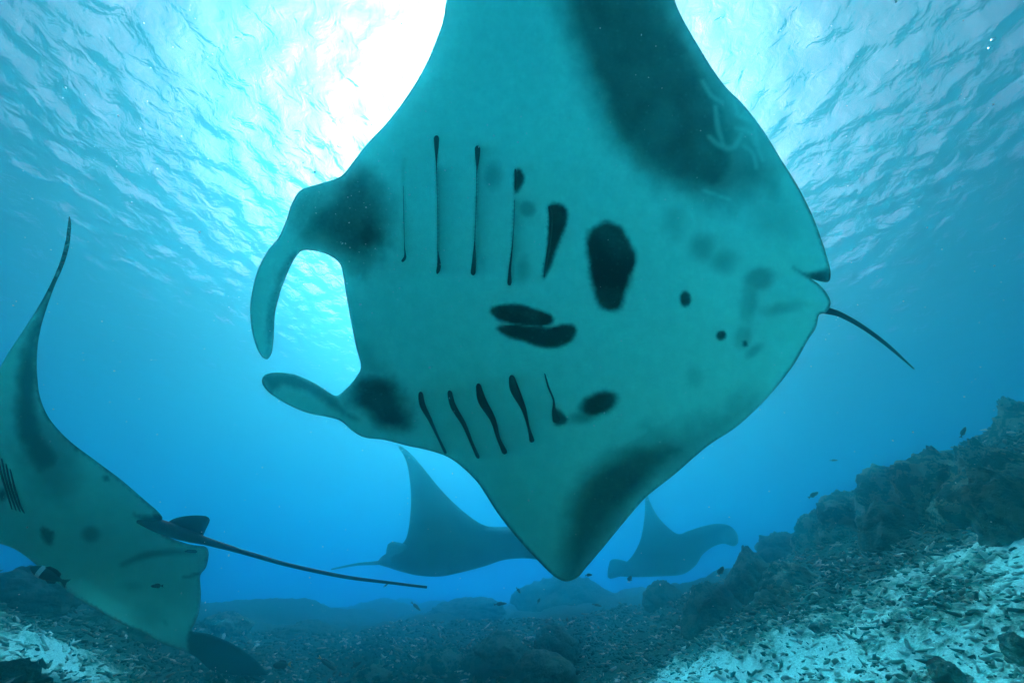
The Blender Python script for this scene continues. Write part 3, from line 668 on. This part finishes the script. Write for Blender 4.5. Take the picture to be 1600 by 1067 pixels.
def fish(px, py, t, length, ang, label, deep=.95, yaw=0., tail_mat=None, band=False, flip=False):
    """ang: degrees the nose points above the image's right; length in photo pixels"""
    L = length * 1.15 * t / FPX; c = P(px, py, t)
    X = Vector(CAM_R); U = Vector(CAM_U); Bk = Vector(-CAM_F)
    a = math.radians(ang); f = (X * math.cos(a) + U * math.sin(a)); up = (-X * math.sin(a) + U * math.cos(a))
    if up.z < 0: up = -up
    f = (f * math.cos(yaw) + Bk * math.sin(yaw)).normalized(); sidev = up.cross(f).normalized(); up = f.cross(sidev)
    M = Matrix((f, sidev, up)).transposed().to_4x4(); M = Matrix.Translation(c) @ M @ Matrix.Scale(L, 4)
    body, tl, dr, an = MESH[deep]
    r = bpy.data.objects.new('reef_fish', None); COL.objects.link(r); r.matrix_world = M; r.empty_display_size = .1
    tag(r, label, 'fish', 'small reef fish')
    for nm, me in (('body', body), ('tail_fin', tl), ('dorsal_fin', dr), ('anal_fin', an)):
        if nm == 'tail_fin' and tail_mat: me = me.copy(); me.materials.clear(); me.materials.append(tail_mat)
        o = bpy.data.objects.new(nm, me); COL.objects.link(o); o.parent = r
    if band:
        xs = [.14, .2, .26]; hh = [.178 * deep, .172 * deep, .158 * deep]; v = []; fc = []
        k_ = 14; aa = [i / k_ * 2 * math.pi for i in range(k_)]
        for x, h in zip(xs, hh): v += [(x, h * .5 / deep ** .3 * 1.07 * math.cos(q), h * 1.02 * math.sin(q)) for q in aa]
        for i in range(2):
            for j in range(k_): kk = (j + 1) % k_; fc.append((i*k_+j, i*k_+kk, (i+1)*k_+kk, (i+1)*k_+j))
        me = bpy.data.meshes.new('white_band'); me.from_pydata(v, [], fc); me.shade_smooth(); me.materials.append(FW)
        o = bpy.data.objects.new('white_band', me); COL.objects.link(o); o.parent = r
    return r
FISH = [
 (76, 898, 2.3, 50, 145, 'dark fish with a pale band just off the belly of the left ray', .95, .2, None, True),
 (245, 915, 2.2, 15, 175, 'tiny dark fish against the belly of the left ray', .95, .2, None, False),
 (440, 1038, 4.2, 23, 175, 'stubby dark fish with a yellow tail by the folded wing tip of the left ray', 1.25, .2, FY, False),
 (511, 1036, 4.2, 30, -28, 'slim dark fish with a yellow tail above the bright rubble at the bottom', .6, .2, FY, False),
 (557, 1038, 4.4, 21, 38, 'slim dark fish tilted up right of the one over bright rubble', .6, .2, None, False),
 (602, 1040, 4.6, 13, 30, 'smallest of the dark fish in the row at the bottom', .6, .2, None, False),
 (603, 914, 4.2, 9, 40, 'tiny fish right below the long whip tail near its end', .6, .2, None, False),
 (650, 947, 5.2, 17, -35, 'faint slim fish in the blue below the end of the whip tail', .6, .2, None, False),
 (782, 943, 4.6, 19, 14, 'dark slim fish in open water below the middle ray', .6, .2, None, False),
 (810, 922, 4.0, 9, -50, 'tiny dark fish below the snout of the middle ray', .95, .2, None, False),
 (842, 938, 5.5, 9, 70, 'faint tiny fish left of the lower wing tip of the largest ray', .95, .2, None, False),
 (920, 898, 4.0, 10, 12, 'tiny dark fish just right of the lower wing tip of the largest ray', .95, .2, None, False),
 (984, 904, 4.4, 12, 80, 'little fish nose up under the tail fin of the far right ray', 1.25, .3, FW, False),
 (933, 945, 5.0, 13, -5, 'dim fish over the blurred mound below the largest ray', .6, .2, None, False),
 (1126, 892, 4.2, 20, 80, 'pale bellied fish nose up below the head of the far right ray', .95, .4, FW, False),
 (1104, 940, 4.6, 18, 50, 'dark fish tilted up over the wide dark mound', .95, .2, None, False),
 (1271, 773, 4.0, 15, 38, 'dark fish in open water above the right slope, lowest of those there', .95, .2, None, False),
 (1303, 719, 5.0, 10, 5, 'faint fish highest in the open water left of the skyline rocks', .6, .2, None, False),
 (1340, 766, 5.0, 14, 15, 'faint fish hovering just above the broad weedy skyline rock', .95, .2, None, False),
 (1379, 743, 4.4, 9, 0, 'tiny dark fish above the rounded skyline rock', .95, .2, None, False),
 (1505, 675, 3.6, 16, 78, 'dark fish nose up beside the jagged peak', .95, .2, None, False),
]
for a in FISH: fish(*a)

# ------------------------------------------------------------------ bubbles and drifting specks
def glass_mat():
    m, t, n, l = new_mat('air_bubble'); n.remove(n['Principled BSDF']); g = n.new('ShaderNodeBsdfGlass'); g.inputs['IOR'].default_value = .76; l.new(g.outputs[0], n['Material Output'].inputs[0]); return m
BUB = glass_mat()
for (x, y, r, lab) in [(1552, 62, .012, 'upper of two small air bubbles in the dark blue upper right'), (1547, 75, .011, 'lower of two small air bubbles in the dark blue upper right')]:
    u, f = ico(3); me = mesh_np('bubble', u * np.array([r * .8, r * .8, r]), f); o = obj('bubble', me, BUB); o.location = P(x, y, 2.0); tag(o, lab, 'bubble', 'rising bubbles')
def specks(n=800):
    u, f = ico(1); px = RNG.uniform(0, 1600, n); py = RNG.uniform(-40, 1080, n)
    k = n // 3; px[:k] = RNG.normal(600, 110, k); py[:k] = RNG.normal(280, 150, k)
    t = RNG.uniform(.5, 1.5, n); r = np.exp(RNG.normal(math.log(.0010), .45, n)) * t
    v = (u[None] * r[:, None, None] * RNG.uniform(.6, 1.4, (n, 1, 3)) + P(px, py, t)[:, None]).reshape(-1, 3)
    me = mesh_np('plankton', v, (f[None] + (np.arange(n) * len(u))[:, None, None]).reshape(-1, 3))
    m, tt, nn, l = new_mat('pale_drifting_speck'); nn['Principled BSDF'].inputs['Base Color'].default_value = (.55, .75, .75, 1); nn['Principled BSDF'].inputs['Transmission Weight'].default_value = .3
    o = obj('plankton', me, m); tag(o, 'pale specks of plankton drifting in the water', 'plankton', kind='stuff')
specks()
